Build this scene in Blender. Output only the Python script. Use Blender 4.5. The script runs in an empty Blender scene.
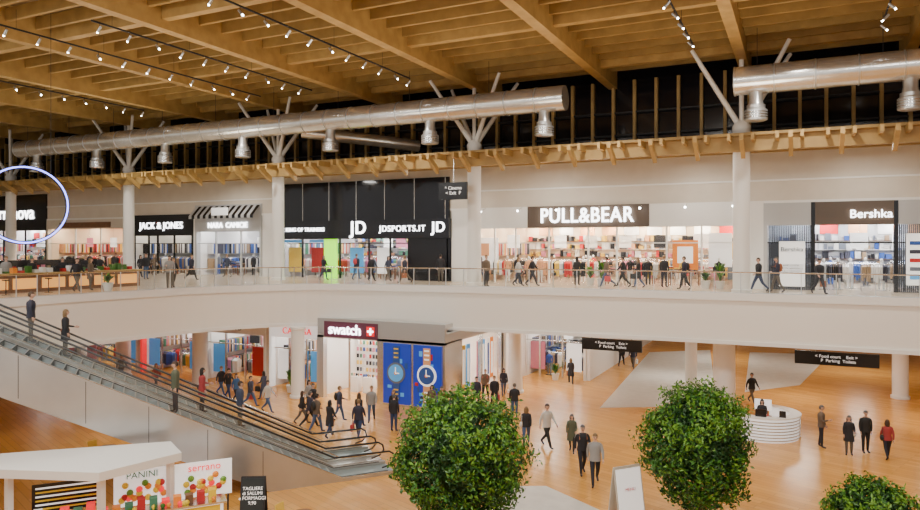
import bpy, math, random
from mathutils import Vector, Matrix, noise
from mathutils.geometry import tessellate_polygon
random.seed(7)
R=random.random
def U(a,b): return a+(b-a)*random.random()
scene=bpy.context.scene
COL=scene.collection

# ------------------------------------------------------------ materials
MATS={}
def mat(name,col,rough=0.5,metal=0.0,em=None,es=0.0,spec=0.5):
    if name in MATS: return MATS[name]
    m=bpy.data.materials.new(name); m.use_nodes=True
    b=m.node_tree.nodes['Principled BSDF']
    b.inputs['Base Color'].default_value=(*col,1)
    b.inputs['Roughness'].default_value=rough
    b.inputs['Metallic'].default_value=metal
    b.inputs['Specular IOR Level'].default_value=spec
    if em:
        b.inputs['Emission Color'].default_value=(*em,1)
        b.inputs['Emission Strength'].default_value=es
    MATS[name]=m; return m
def noisy(name,c1,c2,scale=(1,1,1),rough=0.5,metal=0.0,nscale=3.0,detail=4):
    m=mat(name,c1,rough,metal); nt=m.node_tree; b=nt.nodes['Principled BSDF']
    tc=nt.nodes.new('ShaderNodeTexCoord'); mp=nt.nodes.new('ShaderNodeMapping')
    mp.inputs['Scale'].default_value=scale
    n=nt.nodes.new('ShaderNodeTexNoise'); n.inputs['Scale'].default_value=nscale; n.inputs['Detail'].default_value=detail
    r=nt.nodes.new('ShaderNodeValToRGB')
    r.color_ramp.elements[0].color=(*c1,1); r.color_ramp.elements[1].color=(*c2,1)
    r.color_ramp.elements[0].position=0.35; r.color_ramp.elements[1].position=0.65
    nt.links.new(tc.outputs['Object'],mp.inputs[0]); nt.links.new(mp.outputs[0],n.inputs['Vector'])
    nt.links.new(n.outputs['Fac'],r.inputs[0]); nt.links.new(r.outputs[0],b.inputs['Base Color'])
    return m
def brick(name,c1,c2,mortar,bw,bh,ms,rough,rot=0.0):
    m=mat(name,c1,rough); nt=m.node_tree; b=nt.nodes['Principled BSDF']
    tc=nt.nodes.new('ShaderNodeTexCoord'); mp=nt.nodes.new('ShaderNodeMapping')
    mp.inputs['Rotation'].default_value=(0,0,rot)
    t=nt.nodes.new('ShaderNodeTexBrick')
    t.inputs['Color1'].default_value=(*c1,1); t.inputs['Color2'].default_value=(*c2,1); t.inputs['Mortar'].default_value=(*mortar,1)
    t.inputs['Scale'].default_value=1; t.inputs['Mortar Size'].default_value=ms
    t.inputs['Brick Width'].default_value=bw; t.inputs['Row Height'].default_value=bh
    nt.links.new(tc.outputs['Object'],mp.inputs[0]); nt.links.new(mp.outputs[0],t.inputs['Vector'])
    n=nt.nodes.new('ShaderNodeTexNoise'); n.inputs['Scale'].default_value=0.35; n.inputs['Detail'].default_value=3
    nt.links.new(tc.outputs['Object'],n.inputs['Vector'])
    mx=nt.nodes.new('ShaderNodeMix'); mx.data_type='RGBA'; mx.blend_type='MULTIPLY'
    mx.inputs[0].default_value=0.15
    nt.links.new(t.outputs['Color'],mx.inputs[6]); nt.links.new(n.outputs['Fac'],mx.inputs[7])
    nt.links.new(mx.outputs[2],b.inputs['Base Color'])
    return m
def glass(name,tint=(1,1,1),fac=0.1):
    m=bpy.data.materials.new(name); m.use_nodes=True; nt=m.node_tree; nt.nodes.clear()
    o=nt.nodes.new('ShaderNodeOutputMaterial'); t=nt.nodes.new('ShaderNodeBsdfTransparent'); g=nt.nodes.new('ShaderNodeBsdfGlossy')
    t.inputs[0].default_value=(*tint,1); g.inputs['Roughness'].default_value=0.03
    x=nt.nodes.new('ShaderNodeMixShader'); x.inputs[0].default_value=fac
    nt.links.new(t.outputs[0],x.inputs[1]); nt.links.new(g.outputs[0],x.inputs[2]); nt.links.new(x.outputs[0],o.inputs[0])
    MATS[name]=m; return m
def emis(name,col,s): return mat(name,(0.0,0.0,0.0) if s>3 else col,0.5,0,col,s)

M_wood=noisy('glulam_wood',(0.44,0.28,0.09),(0.56,0.37,0.13),(1,1,1),0.5,0,1.5)
M_wood2=noisy('deck_wood',(0.19,0.12,0.045),(0.25,0.16,0.06),(1,1,1),0.6,0,1.2)
M_woodp=noisy('purlin_wood',(0.36,0.23,0.075),(0.46,0.30,0.10),(1,1,1),0.55,0,1.2)
M_parq=brick('parquet_floor',(0.86,0.43,0.10),(0.72,0.33,0.065),(0.42,0.20,0.05),2.4,0.3,0.008,0.25,math.radians(20))
M_stone=noisy('stone_inlay',(0.62,0.58,0.52),(0.70,0.66,0.60),(1,1,1),0.3,0,2)
M_tile=brick('upper_tile',(0.74,0.61,0.45),(0.68,0.55,0.40),(0.45,0.36,0.26),1.2,1.2,0.01,0.2)
M_white=mat('white_plaster',(0.88,0.86,0.82),0.45)
M_fascia=mat('fascia_white',(0.90,0.86,0.79),0.3)
M_beige=noisy('beige_wall',(0.68,0.61,0.51),(0.72,0.65,0.55),(1,1,1),0.6,0,1)
M_colw=mat('column_white',(0.88,0.86,0.82),0.4)
M_black=mat('black_panel',(0.010,0.010,0.013),0.2)
M_blackm=mat('black_matte',(0.02,0.02,0.022),0.6)
M_nightglass=mat('night_glass',(0.008,0.008,0.012),0.12)
M_steel=mat('brushed_steel',(0.70,0.70,0.69),0.25,1.0)
M_duct=noisy('duct_metal',(0.74,0.74,0.72),(0.84,0.84,0.82),(1,1,1),0.25,0.8,2)
M_galv=mat('galvanised',(0.62,0.63,0.63),0.3,0.8)
M_clad=noisy('escalator_cladding',(0.50,0.49,0.48),(0.58,0.57,0.56),(1,1,1),0.28,0.75,0.6)
M_step=mat('step_metal',(0.30,0.38,0.40),0.35,0.5)
M_riser=mat('step_riser',(0.02,0.035,0.04),0.5,0.3)
M_rubber=mat('handrail_rubber',(0.015,0.015,0.018),0.35)
M_glass=glass('clear_glass',(0.97,0.985,0.975),0.05)
M_glass2=glass('shop_glass',(0.98,0.98,0.98),0.03)
M_dglass=glass('smoked_glass',(0.45,0.50,0.58),0.10)
M_signw=emis('sign_white',(1,1,1),8.0)
M_litwarm=emis('shop_light_warm',(1.0,0.88,0.70),75)
M_litcool=emis('shop_light_cool',(0.97,0.97,1.0),70)
M_litlow=emis('shop_light_low',(1.0,0.96,0.90),34)
M_bulb=emis('spot_bulb',(1.0,0.96,0.88),30)
M_ring=emis('ring_blue',(0.22,0.25,1.0),7)
M_inw=mat('interior_white',(0.88,0.87,0.85),0.6)
M_inwarm=mat('interior_warm',(0.82,0.66,0.48),0.6)
M_ingrey=mat('interior_grey',(0.50,0.50,0.50),0.6)
M_header=mat('header_bronze',(0.10,0.07,0.05),0.45)
M_lime=emis('lime_panel',(0.35,0.95,0.02),1.5)
M_red=mat('sign_red',(0.75,0.02,0.03),0.4,0,(0.9,0.02,0.03),0.8)
M_purple=mat('sign_plum',(0.16,0.05,0.09),0.35,0.2)
M_blue=mat('poster_blue',(0.012,0.04,0.38),0.35,0,(0.02,0.08,0.7),0.25)
M_blue2=mat('poster_light_blue',(0.10,0.40,0.80),0.4,0,(0.1,0.4,0.9),0.25)
M_yellow=mat('yellow',(0.90,0.62,0.03),0.4)
M_orange=mat('orange',(0.90,0.28,0.02),0.5)
M_posterw=mat('poster_white',(0.9,0.88,0.84),0.5,0,(1,0.98,0.95),0.6)
M_chalk=mat('chalk_board',(0.02,0.025,0.025),0.7)
M_dwood=noisy('dark_wood',(0.16,0.07,0.03),(0.22,0.10,0.04),(1,1,1),0.5,0,3)
M_trunk=noisy('bark',(0.14,0.09,0.05),(0.20,0.13,0.08),(1,1,1),0.9,0,8)
M_pot=mat('planter_white',(0.7,0.68,0.64),0.4)
M_soil=mat('soil',(0.05,0.03,0.02),0.9)
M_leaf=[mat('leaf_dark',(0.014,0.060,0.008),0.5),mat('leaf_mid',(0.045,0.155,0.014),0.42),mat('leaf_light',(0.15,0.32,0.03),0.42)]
cl=[(0.015,0.015,0.02),(0.05,0.05,0.07),(0.80,0.78,0.74),(0.55,0.03,0.03),(0.04,0.10,0.36),(0.35,0.24,0.14),(0.80,0.42,0.22),(0.16,0.18,0.22),(0.85,0.58,0.10),(0.08,0.25,0.15),(0.85,0.85,0.85),(0.65,0.22,0.32)]
M_cl=[mat('cloth_%d'%i,c,0.85) for i,c in enumerate(cl)]

# ------------------------------------------------------------ mesh builder
class MB:
    def __init__(s): s.v=[];s.f=[];s.m=[];s.ms=[]
    def mi(s,m):
        if m not in s.ms: s.ms.append(m)
        return s.ms.index(m)
    def add(s,vs,fs,m):
        o=len(s.v); s.v+= [tuple(p) for p in vs]; k=s.mi(m)
        for f in fs: s.f.append([o+i for i in f]); s.m.append(k)
    def box(s,x0,x1,y0,y1,z0,z1,m):
        s.add([(x0,y0,z0),(x1,y0,z0),(x1,y1,z0),(x0,y1,z0),(x0,y0,z1),(x1,y0,z1),(x1,y1,z1),(x0,y1,z1)],
              [(0,3,2,1),(4,5,6,7),(0,1,5,4),(1,2,6,5),(2,3,7,6),(3,0,4,7)],m)
    def obox(s,c,sx,sy,sz,m,rz=0,rx=0):
        M=Matrix.Rotation(rz,3,'Z')@Matrix.Rotation(rx,3,'X')
        vs=[Vector(c)+M@Vector((a*sx/2,b*sy/2,d*sz/2)) for d in(-1,1) for a,b in((-1,-1),(1,-1),(1,1),(-1,1))]
        s.add(vs,[(0,3,2,1),(4,5,6,7),(0,1,5,4),(1,2,6,5),(2,3,7,6),(3,0,4,7)],m)
    def path(s,pts,rad,m,n=10,caps=True,sx=1.0):
        pts=[Vector(p) for p in pts]; 
        if not hasattr(rad,'__len__'): rad=[rad]*len(pts)
        rings=[]; up=None
        for i,p in enumerate(pts):
            t=(pts[min(i+1,len(pts)-1)]-pts[max(i-1,0)]).normalized()
            if up is None:
                a=Vector((0,0,1)) if abs(t.z)<0.9 else Vector((1,0,0))
                up=(a-t*a.dot(t)).normalized()
            else: up=(up-t*up.dot(t)).normalized()
            b=t.cross(up)
            rings.append([p+(up*math.cos(2*math.pi*k/n)+b*math.sin(2*math.pi*k/n)*sx)*rad[i] for k in range(n)])
        s.rings(rings,m,caps)
    def rings(s,rings,m,caps=True,closed=True):
        n=len(rings[0]); vs=[p for r in rings for p in r]; fs=[]
        for i in range(len(rings)-1):
            for k in range(n if closed else n-1):
                fs.append((i*n+k,i*n+(k+1)%n,(i+1)*n+(k+1)%n,(i+1)*n+k))
        if caps: fs.append(tuple(range(n))[::-1]); fs.append(tuple((len(rings)-1)*n+k for k in range(n)))
        s.add(vs,fs,m)
    def lathe(s,c,prof,m,n=20,sy=1.0,caps=True):
        s.rings([[(c[0]+r*math.cos(2*math.pi*k/n),c[1]+sy*r*math.sin(2*math.pi*k/n),c[2]+z) for k in range(n)] for r,z in prof],m,caps)
    def sphere(s,c,r,m,seg=12,rg=8,fn=None,keep=None):
        vs=[];fs=[]
        for i in range(rg+1):
            th=math.pi*i/rg
            for k in range(seg):
                ph=2*math.pi*k/seg
                p=Vector((r[0]*math.sin(th)*math.cos(ph),r[1]*math.sin(th)*math.sin(ph),r[2]*math.cos(th)))
                if fn: p=fn(p)
                vs.append(p+Vector(c))
        for i in range(rg):
            for k in range(seg):
                f=(i*seg+k,(i+1)*seg+k,(i+1)*seg+(k+1)%seg,i*seg+(k+1)%seg)
                if keep:
                    q=sum((vs[j] for j in f),Vector())/4-Vector(c)
                    if not keep(q): continue
                fs.append(f)
        s.add(vs,fs,m)
    def prism(s,pts,z0,z1,m,mside=None):
        n=len(pts)
        s.add([(p[0],p[1],z0) for p in pts]+[(p[0],p[1],z1) for p in pts],[tuple(range(n))[::-1],tuple(range(n,2*n))],m)
        s.add([(p[0],p[1],z0) for p in pts]+[(p[0],p[1],z1) for p in pts],[(i,(i+1)%n,n+(i+1)%n,n+i) for i in range(n)],mside or m)
    def mesh(s,name,smooth=False):
        me=bpy.data.meshes.new(name); me.from_pydata(s.v,[],s.f)
        for m in s.ms: me.materials.append(m)
        me.polygons.foreach_set('material_index',s.m)
        if smooth:
            me.polygons.foreach_set('use_smooth',[True]*len(me.polygons)); me.set_sharp_from_angle(angle=math.radians(40))
        me.update(); return me
    def obj(s,name,parent=None,smooth=False,loc=(0,0,0),rz=0):
        o=bpy.data.objects.new(name,s.mesh(name,smooth)); COL.objects.link(o)
        o.location=loc; o.rotation_euler=(0,0,rz)
        if parent: o.parent=parent
        return o
def empty(name,loc=(0,0,0)):
    e=bpy.data.objects.new(name,None); COL.objects.link(e); e.location=loc; e.empty_display_size=0.2; return e
def text(body,loc,size,m,parent,rz=0,ext=0.03,name='lettering',bold=0.0,align='CENTER',sx=1.0,sp=1.0):
    c=bpy.data.curves.new(name,'FONT'); c.body=body; c.size=size; c.extrude=ext; c.align_x=align; c.align_y='CENTER'; c.offset=bold; c.space_character=sp
    o=bpy.data.objects.new(name,c); COL.objects.link(o)
    o.data.materials.append(m); o.location=loc; o.rotation_euler=(math.pi/2,0,rz); o.scale=(sx,1,1)
    bpy.context.view_layer.update()
    me=bpy.data.meshes.new_from_object(o.evaluated_get(bpy.context.evaluated_depsgraph_get()))
    n=bpy.data.objects.new(name,me); COL.objects.link(n); n.location=o.location; n.rotation_euler=o.rotation_euler; n.scale=o.scale
    bpy.data.objects.remove(o)
    if parent:
        n.parent=parent; n.location=Vector(loc)-parent.location
    return n

# ------------------------------------------------------------ room shell
UZ=7.0; YW=43.2
b=MB(); b.box(-85,25,-6,74,-0.2,0,M_parq); b.obj('floor')
b=MB()
b.prism([(-10.5,40.3),(-12,63.1),(-7.3,66.8),(-5,48.6),(-7.6,42)],0.0,0.006,M_stone)
b.prism([(-4,67),(2.3,68.4),(0,52.8),(-3.2,48.7)],0.0,0.006,M_stone)
b.prism([(-10.4,25.6),(-9.0,26.3),(-6.2,24.6),(-3,21),(-6,18),(-10,21)],0.0,0.006,M_stone)
b.obj('floor_inlay')
ctrl=[(30,38.4),(18,38.4),(5,38.4),(-4,38.35),(-10,38.15),(-18,37.5),(-24,36.7),(-28.5,34.9),(-31.2,31),(-32.3,25.5),(-32.8,19.5),(-32.0,16.6),(-30.4,15.1)]
def cr(P,n=6):
    out=[]
    Q=[P[0]]+P+[P[-1]]
    for i in range(1,len(Q)-2):
        for k in range(n):
            t=k/n; a,b_,c,d=[Vector(q) for q in Q[i-1:i+3]]
            out.append(tuple(0.5*((2*b_)+(-a+c)*t+(2*a-5*b_+4*c-d)*t*t+(-a+3*b_-3*c+d)*t*t*t)))
    out.append(P[-1]); return out
edge=[p for p in cr(ctrl) if p[0]<25]
slab=[(25,38.4)]+edge+[(-29.33,14.46),(-25.77,11.54),(-25,8),(-25,-4),(-85,-4),(-85,73),(25,73)]
b=MB()
tri=tessellate_polygon([[Vector((p[0],p[1],0)) for p in slab]])
b.add([(p[0],p[1],UZ) for p in slab],[tuple(t) for t in tri],M_tile)
b.add([(p[0],p[1],4.4) for p in slab],[tuple(t)[::-1] for t in tri],M_white)
n=len(slab)
b.add([(p[0],p[1],4.4) for p in slab]+[(p[0],p[1],UZ) for p in slab],[(i,(i+1)%n,n+(i+1)%n,n+i) for i in range(n)],M_fascia)
b.obj('floor_upper_level')
def offset(pts,o):
    out=[]
    for i,p in enumerate(pts):
        a=Vector(pts[max(i-1,0)]); c=Vector(pts[min(i+1,len(pts)-1)]); t=(c-a).normalized(); nn=Vector((-t.y,t.x))
        out.append((p[0]+nn.x*o,p[1]+nn.y*o))
    return out
def strip(b,pts,o0,o1,z0,z1,m):
    A=offset(pts,o0);B=offset(pts,o1)
    b.rings([[(a[0],a[1],z0),(c[0],c[1],z0),(c[0],c[1],z1),(a[0],a[1],z1)] for a,c in zip(A,B)],m)
b=MB(); strip(b,edge,0.002,0.10,UZ-0.35,UZ+0.04,M_white); strip(b,edge,0.002,0.08,4.4,4.6,M_white); b.obj('trim_1')
rail=empty('glass_balustrade')
b=MB(); 
g=offset(edge,-0.08)
for i in range(len(g)-1):
    a=Vector(g[i]);c=Vector(g[i+1]); t=(c-a)
    nseg=max(1,round(t.length/1.5))
    for k in range(nseg):
        p=a+t*(k/nseg+0.01); q=a+t*((k+1)/nseg-0.01)
        b.add([(p.x,p.y,UZ+0.05),(q.x,q.y,UZ+0.05),(q.x,q.y,UZ+1.08),(p.x,p.y,UZ+1.08)],[(0,1,2,3)],M_glass)
b.obj('panels',rail)
b=MB(); b.path([(p[0],p[1],UZ+1.1) for p in g],0.032,M_steel,8)
strip(b,edge,-0.13,-0.03,UZ,UZ+0.07,M_galv)
for i in range(0,len(g)-1):
    a=Vector(g[i]);c=Vector(g[i+1]); k=max(1,round((c-a).length/1.5))
    for j in range(k):
        p=a.lerp(c,j/k); b.box(p.x-.02,p.x+.02,p.y-.02,p.y+.02,UZ,UZ+1.09,M_galv)
b.obj('handrail',rail)

# walls
b=MB(); b.box(-85,25,53.5,53.9,UZ,22,M_beige); b.obj('wall_back_upper')
b=MB(); b.box(-85,25,YW,YW+0.35,11.85,14.9,M_beige)
b.box(-85,25,YW-0.06,YW,13.1,13.2,M_white); b.box(-85,25,YW-0.08,YW,11.85,12.0,M_white)
b.obj('wall_back')
b=MB(); b.box(-85,25,73,73.3,0,4.4,M_inwarm); b.obj('wall_back_lower')
b=MB(); b.box(-85.3,-85,-6,74,0,21.5,M_beige); b.obj('wall_left')
b=MB(); b.box(25,25.3,-6,74,0,21.5,M_beige); b.obj('wall_right')
win=empty('window_1')
b=MB(); b.box(-85,25,YW+0.25,YW+0.35,14.9,20.9,M_nightglass); b.obj('glazing',win)
b=MB()
x=-84.5
while x<25:
    b.box(x-.09,x+.09,YW-0.12,YW+.24,15.1,19.6,M_woodp); x+=1.3
b.box(-85,25,YW-.1,YW+.24,16.2,16.3,M_blackm); b.box(-85,25,YW-.1,YW+.24,17.6,17.7,M_blackm)
b.obj('mullions',win)
# roof
b=MB(); b.box(-85,25,11,YW+0.4,20.75,20.95,M_wood2); b.obj('ceiling')
xs=[-2.75+7.72*k for k in range(-10,4)]
for x in xs:
    b=MB(); b.box(x-.26,x+.26,11,YW+.2,19.2,20.55,M_wood)
    b.box(x-.32,x+.32,11,YW+.2,20.55,20.74,M_woodp)
    b.obj('ceiling_beam')
b=MB(); y=11.5
while y<YW:
    for a,c in zip(xs[:-1],xs[1:]):
        b.box(a+.265,c-.265,y-.09,y+.09,19.95,20.54,M_woodp)
    y+=1.45
b.obj('ceiling_purlins')
b=MB()
for yy in (22.5,31.0,39.5):
    for a,c in zip(xs[:-1],xs[1:]): b.box(a+.265,c-.265,yy-.2,yy+.2,19.6,20.54,M_wood)
b.obj('ceiling_cross_beams')
# canopy above the shops
b=MB()
b.box(-85,25,38.2,YW-.1,15.05,15.2,M_woodp)
b.box(-85,25,38.5,38.85,14.3,15.05,M_woodp); b.box(-85,25,41.2,41.4,14.5,15.05,M_woodp)
x=-84.6
while x<25:
    b.box(x-.08,x+.08,37.3,YW-.1,14.72,15.049,M_wood); x+=1.1
x=-84
while x<25:
    b.add([(x-.1,37.1,15.0),(x+.1,37.1,15.0),(x+.1,38.4,14.3),(x-.1,38.4,14.3),(x-.1,37.1,14.7),(x+.1,37.1,14.7),(x+.1,38.4,13.9),(x-.1,38.4,13.9)],
      [(0,1,2,3),(7,6,5,4),(0,4,5,1),(1,5,6,2),(2,6,7,3),(3,7,4,0)],M_wood); x+=2.2
b.obj('ceiling_canopy')

# columns
for cx in (-64.5,-49.05,-33.6,-18.15,-2.75,12.7):
    b=MB(); cy=39.4
    b.lathe((cx,cy,0),[(.5,UZ+.0),(.5,UZ+.18),(.43,UZ+.2),(.42,15.4),(.46,15.5),(.46,15.7),(.30,15.95)],M_colw,28)
    for dx,dy in((-2.3,-1.5),(2.3,-1.5),(-2.3,1.5),(2.3,1.5)):
        b.path([(cx+dx*.06,cy+dy*.06,15.8),(cx+dx,cy+dy,19.6)],[.15,.10],M_colw,12)
    b.path([(cx,cy,15.8),(cx,cy,19.2)],[.12,.12],M_colw,12)
    b.obj('column',None,True)
for cx,cy,r in ((-3.9,42.6,.6),(-6.7,50,.4),(-16.5,42.2,.45),(5.6,51,.45),(-28.2,34.9,.42),(-36.5,34.9,.5),(-44,34.9,.5)):
    b=MB(); b.lathe((cx,cy,0),[(r+.08,0),(r+.08,.15),(r,.17),(r,4.2),(r+.06,4.25),(r+.06,4.4)],M_colw,28); b.obj('column',None,True)

# ducts
def duct(x0,x1,y,z,r,name,diff):
    b=MB(); N=28
    b.path([(x0,y,z),(x1,y,z)],r,M_duct,N)
    x=x0
    while x<=x1:
        b.path([(x-.03,y,z),(x+.03,y,z)],r+.025,M_galv,N); x+=1.75
    for x in diff:
        b.lathe((x,y,z-r-1.3),[(.46,0),(.52,.03),(.52,.5),(.42,.58),(.42,.75),(.34,.78),(.30,1.0),(.30,1.5)],M_galv,18)
        b.lathe((x,y,z-r-1.3),[(.34,.05),(.0,.06)],M_blackm,18,caps=False)
        for zz in(.12,.24,.36): b.lathe((x,y,z-r-1.3),[(.535,zz),(.535,zz+.04)],M_steel,18)
    x=x0+1
    while x<x1:
        b.path([(x,y,z+r),(x,y,19.94)],.015,M_blackm,5); x+=5.2
    b.obj(name,None,True)
duct(-58.5,-11.4,36.5,17.45,.68,'ventilation_duct',[-56.3,-49,-41.6,-34.2,-26.9,-19.7,-12.6])
duct(-2.85,16,36.5,17.45,.68,'ventilation_duct',[-1.9,4.4,10.7])
b=MB(); b.path([(-30.5,38.2,17.2),(-25.5,41.2,16.6),(-24,42.8,16.4)],.42,M_duct,20); b.obj('ventilation_duct',None,True)

# track spotlights
for tx,y0,y1 in ((-31.3,14,35),(-27.2,20,35),(-20.2,18,35),(-42,18,35),(-4.6,26,35),(3.2,27,35)):
    b=MB(); b.box(tx-.03,tx+.03,y0,y1,19.05,19.12,M_blackm)
    y=y0+.4
    while y<y1:
        b.path([(tx,y,19.05),(tx,y,18.9)],.012,M_blackm,5)
        s=random.choice((-1,1))*.13
        b.path([(tx-s*.6,y,18.93),(tx+s,y,18.72)],[.05,.06],M_galv,8)
        b.sphere((tx+s*1.15,y,18.69),(.042,.042,.042),M_bulb,6,4)
        y+=1.5
    y=y0+1
    while y<y1: b.path([(tx,y,19.1),(tx,y,19.95)],.01,M_blackm,4); y+=4.35
    b.obj('track_spotlights')

# ------------------------------------------------------------ shops
def garment_rack(b,x,y,z,L,pal):
    b.path([(x-L/2,y,z+1.45),(x+L/2,y,z+1.45)],.02,M_steel,5)
    for s in(-1,1):
        b.path([(x+s*L/2,y,z),(x+s*L/2,y,z+1.45)],.02,M_steel,5); b.box(x+s*L/2-.03,x+s*L/2+.03,y-.25,y+.25,z,z+.04,M_steel)
    n=int(L/.11); m=random.choice(pal)
    for i in range(n):
        if R()<.45: m=random.choice(pal)
        xx=x-L/2+.08+i*.11; h=U(.7,1.0)
        b.add([(xx-.035,y-.05,z+1.42),(xx+.035,y-.05,z+1.42),(xx+.035,y+.05,z+1.42),(xx-.035,y+.05,z+1.42),
               (xx-.04,y-.24,z+1.3),(xx+.04,y-.24,z+1.3),(xx+.04,y+.24,z+1.3),(xx-.04,y+.24,z+1.3),
               (xx-.045,y-.2,z+1.42-h),(xx+.045,y-.2,z+1.42-h),(xx+.045,y+.2,z+1.42-h),(xx-.045,y+.2,z+1.42-h)],
              [(0,1,2,3),(0,4,5,1),(1,5,6,2),(2,6,7,3),(3,7,4,0),(4,8,9,5),(5,9,10,6),(6,10,11,7),(7,11,8,4),(11,10,9,8)],m)
def table(b,x,y,z,pal):
    b.box(x-.7,x+.7,y-.45,y+.45,z+.8,z+.86,M_dwood)
    for a in(-.62,.62):
        for c in(-.38,.38): b.box(x+a-.03,x+a+.03,y+c-.03,y+c+.03,z,z+.8,M_dwood)
    for i in range(4):
        for j in range(2):
            h=U(.1,.32); xx=x-.52+i*.35; yy=y-.2+j*.4
            k=0
            while k*.045<h: b.box(xx-.13,xx+.13,yy-.15,yy+.15,z+.86+k*.045,z+.9+k*.045,random.choice(pal)); k+=1
def mannequin(b,x,y,z,top,bot):
    for s in(-1,1):
        b.path([(x+s*.09,y,z+.9),(x+s*.1,y,z+.5),(x+s*.1,y,z+.06)],[.09,.065,.045],bot,8)
        b.path([(x+s*.18,y,z+1.42),(x+s*.24,y,z+1.15),(x+s*.22,y-.05,z+.88)],[.055,.045,.035],top,8)
    b.lathe((x,y,z),[(.13,.85),(.17,.95),(.14,1.1),(.18,1.3),(.18,1.42),(.06,1.5),(.05,1.56)],top,12,.62)
    b.sphere((x,y,z+1.65),(.08,.095,.12),M_inw,10,7)
    b.lathe((x,y,z),[(.3,0),(.3,.02)],M_steel,14)
def interior(par,x0,x1,y0,y1,z0,z1,wm,lm,pal,dens=1.0,strips=3,cm=None,post=True):
    b=MB(); t=.08
    b.box(x0,x1,y1-t,y1,z0,z1,wm); b.box(x0,x0+t,y0+.3,y1-t,z0,z1,wm); b.box(x1-t,x1,y0+.3,y1-t,z0,z1,wm)
    b.box(x0,x1,y0+.3,y1,z1,z1+t,cm or wm)
    b.obj('interior_walls',par)
    b=MB()
    for i in range(strips):
        yy=y0+.9+i*(y1-y0-1.5)/max(1,strips-1)
        xx=x0+.5
        while xx+1.2<x1: b.box(xx,xx+1.2,yy-.11,yy+.11,z1-.06,z1-.01,lm); xx+=2.1
    b.obj('ceiling_lights',par)
    b=MB()
    top=z1-z0-.6
    lv=0
    while .4+lv*.6<min(top,3.2):
        zz=z0+.4+lv*.6
        b.box(x0+.3,x1-.3,y1-.45,y1-t-.005,zz-.03,zz,M_inw if lv%2 else M_dwood)
        xx=x0+.4
        while xx<x1-.6:
            w=U(.12,.4)
            if R()<.92: b.box(xx,xx+w,y1-.42,y1-.12,zz,zz+U(.15,.5),random.choice(pal))
            xx+=w+U(.02,.1)
        lv+=1
    for sx in(x0+.15,x1-.75):
        for zz in(1.0,2.3):
            yy=y0+1
            while yy<y1-1.2:
                b.box(sx,sx+.6,yy,yy+.09,z0+zz-.55,z0+zz+.35,random.choice(pal)); yy+=.14
    if post:
        xx=x0+1.2
        while xx<x1-1.6:
            b.box(xx,xx+1.1,y1-.13,y1-t-.002,z0+3.25,min(z1-.1,z0+3.95),random.choice([M_posterw,M_blackm,M_cl[3],M_cl[6],M_posterw])); xx+=1.7
    xx=x0+1.5
    while xx<x1-1.5:
        yy=U(y0+2.5,y1-2); b.box(xx,xx+.9,yy,yy+.04,z0+2.3,z0+3.2,random.choice([M_posterw,M_posterw,random.choice(pal)]))
        b.path([(xx+.45,yy+.02,z0+3.2),(xx+.45,yy+.02,z1)],.008,M_steel,4); xx+=U(2.0,3.4)
    yy=y0+1.0
    while yy<y1-1.0:
        xx=x0+1.2+U(0,.6)
        while xx<x1-1.3:
            r=R()
            if r<.6*dens: garment_rack(b,xx,yy,z0,U(1.2,1.7),pal)
            elif r<.8*dens: table(b,xx,yy,z0,pal)
            elif r<.97*dens: mannequin(b,xx,yy,z0,random.choice(pal),random.choice(pal))
            xx+=U(1.75,2.2)
        yy+=1.35
    b.obj('merchandise',par)
def front(par,x0,x1,y,z0,zo,zt,fm,divs,gm=M_glass2,door=None,mw=.06,mm=None):
    mm=mm or fm
    b=MB()
    b.box(x0-.15,x0+.05,y-.1,y+.3,z0,zt,fm); b.box(x1-.05,x1+.15,y-.1,y+.3,z0,zt,fm)
    b.box(x0+.05,x1-.05,y-.1,y+.3,zo,zt,fm)
    for d in divs: b.box(d-mw,d+mw,y,y+.12,z0,zo,mm)
    b.box(x0+.05,x1-.05,y+.01,y+.11,z0+2.6,z0+2.66,mm)
    b.obj('frame',par)
    b=MB(); xs_=[x0+.05]+list(divs)+[x1-.05]
    for i in range(len(xs_)-1):
        if door is not None and i in door: continue
        a,c=xs_[i]+mw,xs_[i+1]-mw
        b.add([(a,y+.06,z0),(c,y+.06,z0),(c,y+.06,zo),(a,y+.06,zo)],[(0,1,2,3)],gm)
    if b.v: b.obj('glazing',par)
darkpal=[M_cl[i] for i in(0,1,7,4,10,5,2)]
mixpal=M_cl
warmpal=[M_cl[i] for i in(2,3,5,6,8,0,10,11,7,0)]
s=empty('clothing_store'); interior(s,-84,-65.2,YW,53.4,UZ,11.4,M_inw,M_litcool,mixpal)
front(s,-84,-65.2,YW,UZ,10.9,14.4,M_black,[-80,-76,-72,-68.5],door=(2,))
text('terranova',(-70.4,YW-.16,12.6),1.8,M_signw,s,bold=.01)
s=empty('homeware_store'); interior(s,-64.9,-54,YW,53.4,UZ,11.3,M_inwarm,M_litwarm,warmpal)
front(s,-64.9,-54,YW,UZ,11.0,11.85,M_beige,[-61,-57.5],door=(1,),mm=M_white)
b=MB(); b.box(-63,-56,YW-.2,YW-.11,11.1,11.6,M_dwood); b.obj('sign_board',s)
s=empty('menswear_store'); interior(s,-53.3,-46,YW,53.4,UZ,11.0,M_ingrey,M_litwarm,darkpal)
front(s,-53.3,-46,YW,UZ,10.3,12.1,M_black,[-51.3,-50.2,-48.2],door=(1,))
text('JACK & JONES',(-49.6,YW-.16,11.15),.80,M_signw,s,sp=1.04)
s=empty('leather_goods_store'); interior(s,-45.5,-38.6,YW,53.4,UZ,11.0,M_inw,M_litcool,darkpal)
front(s,-45.5,-38.6,YW,UZ,10.6,12.8,M_ingrey,[-43.4,-40.7],door=(1,))
b=MB()
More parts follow.
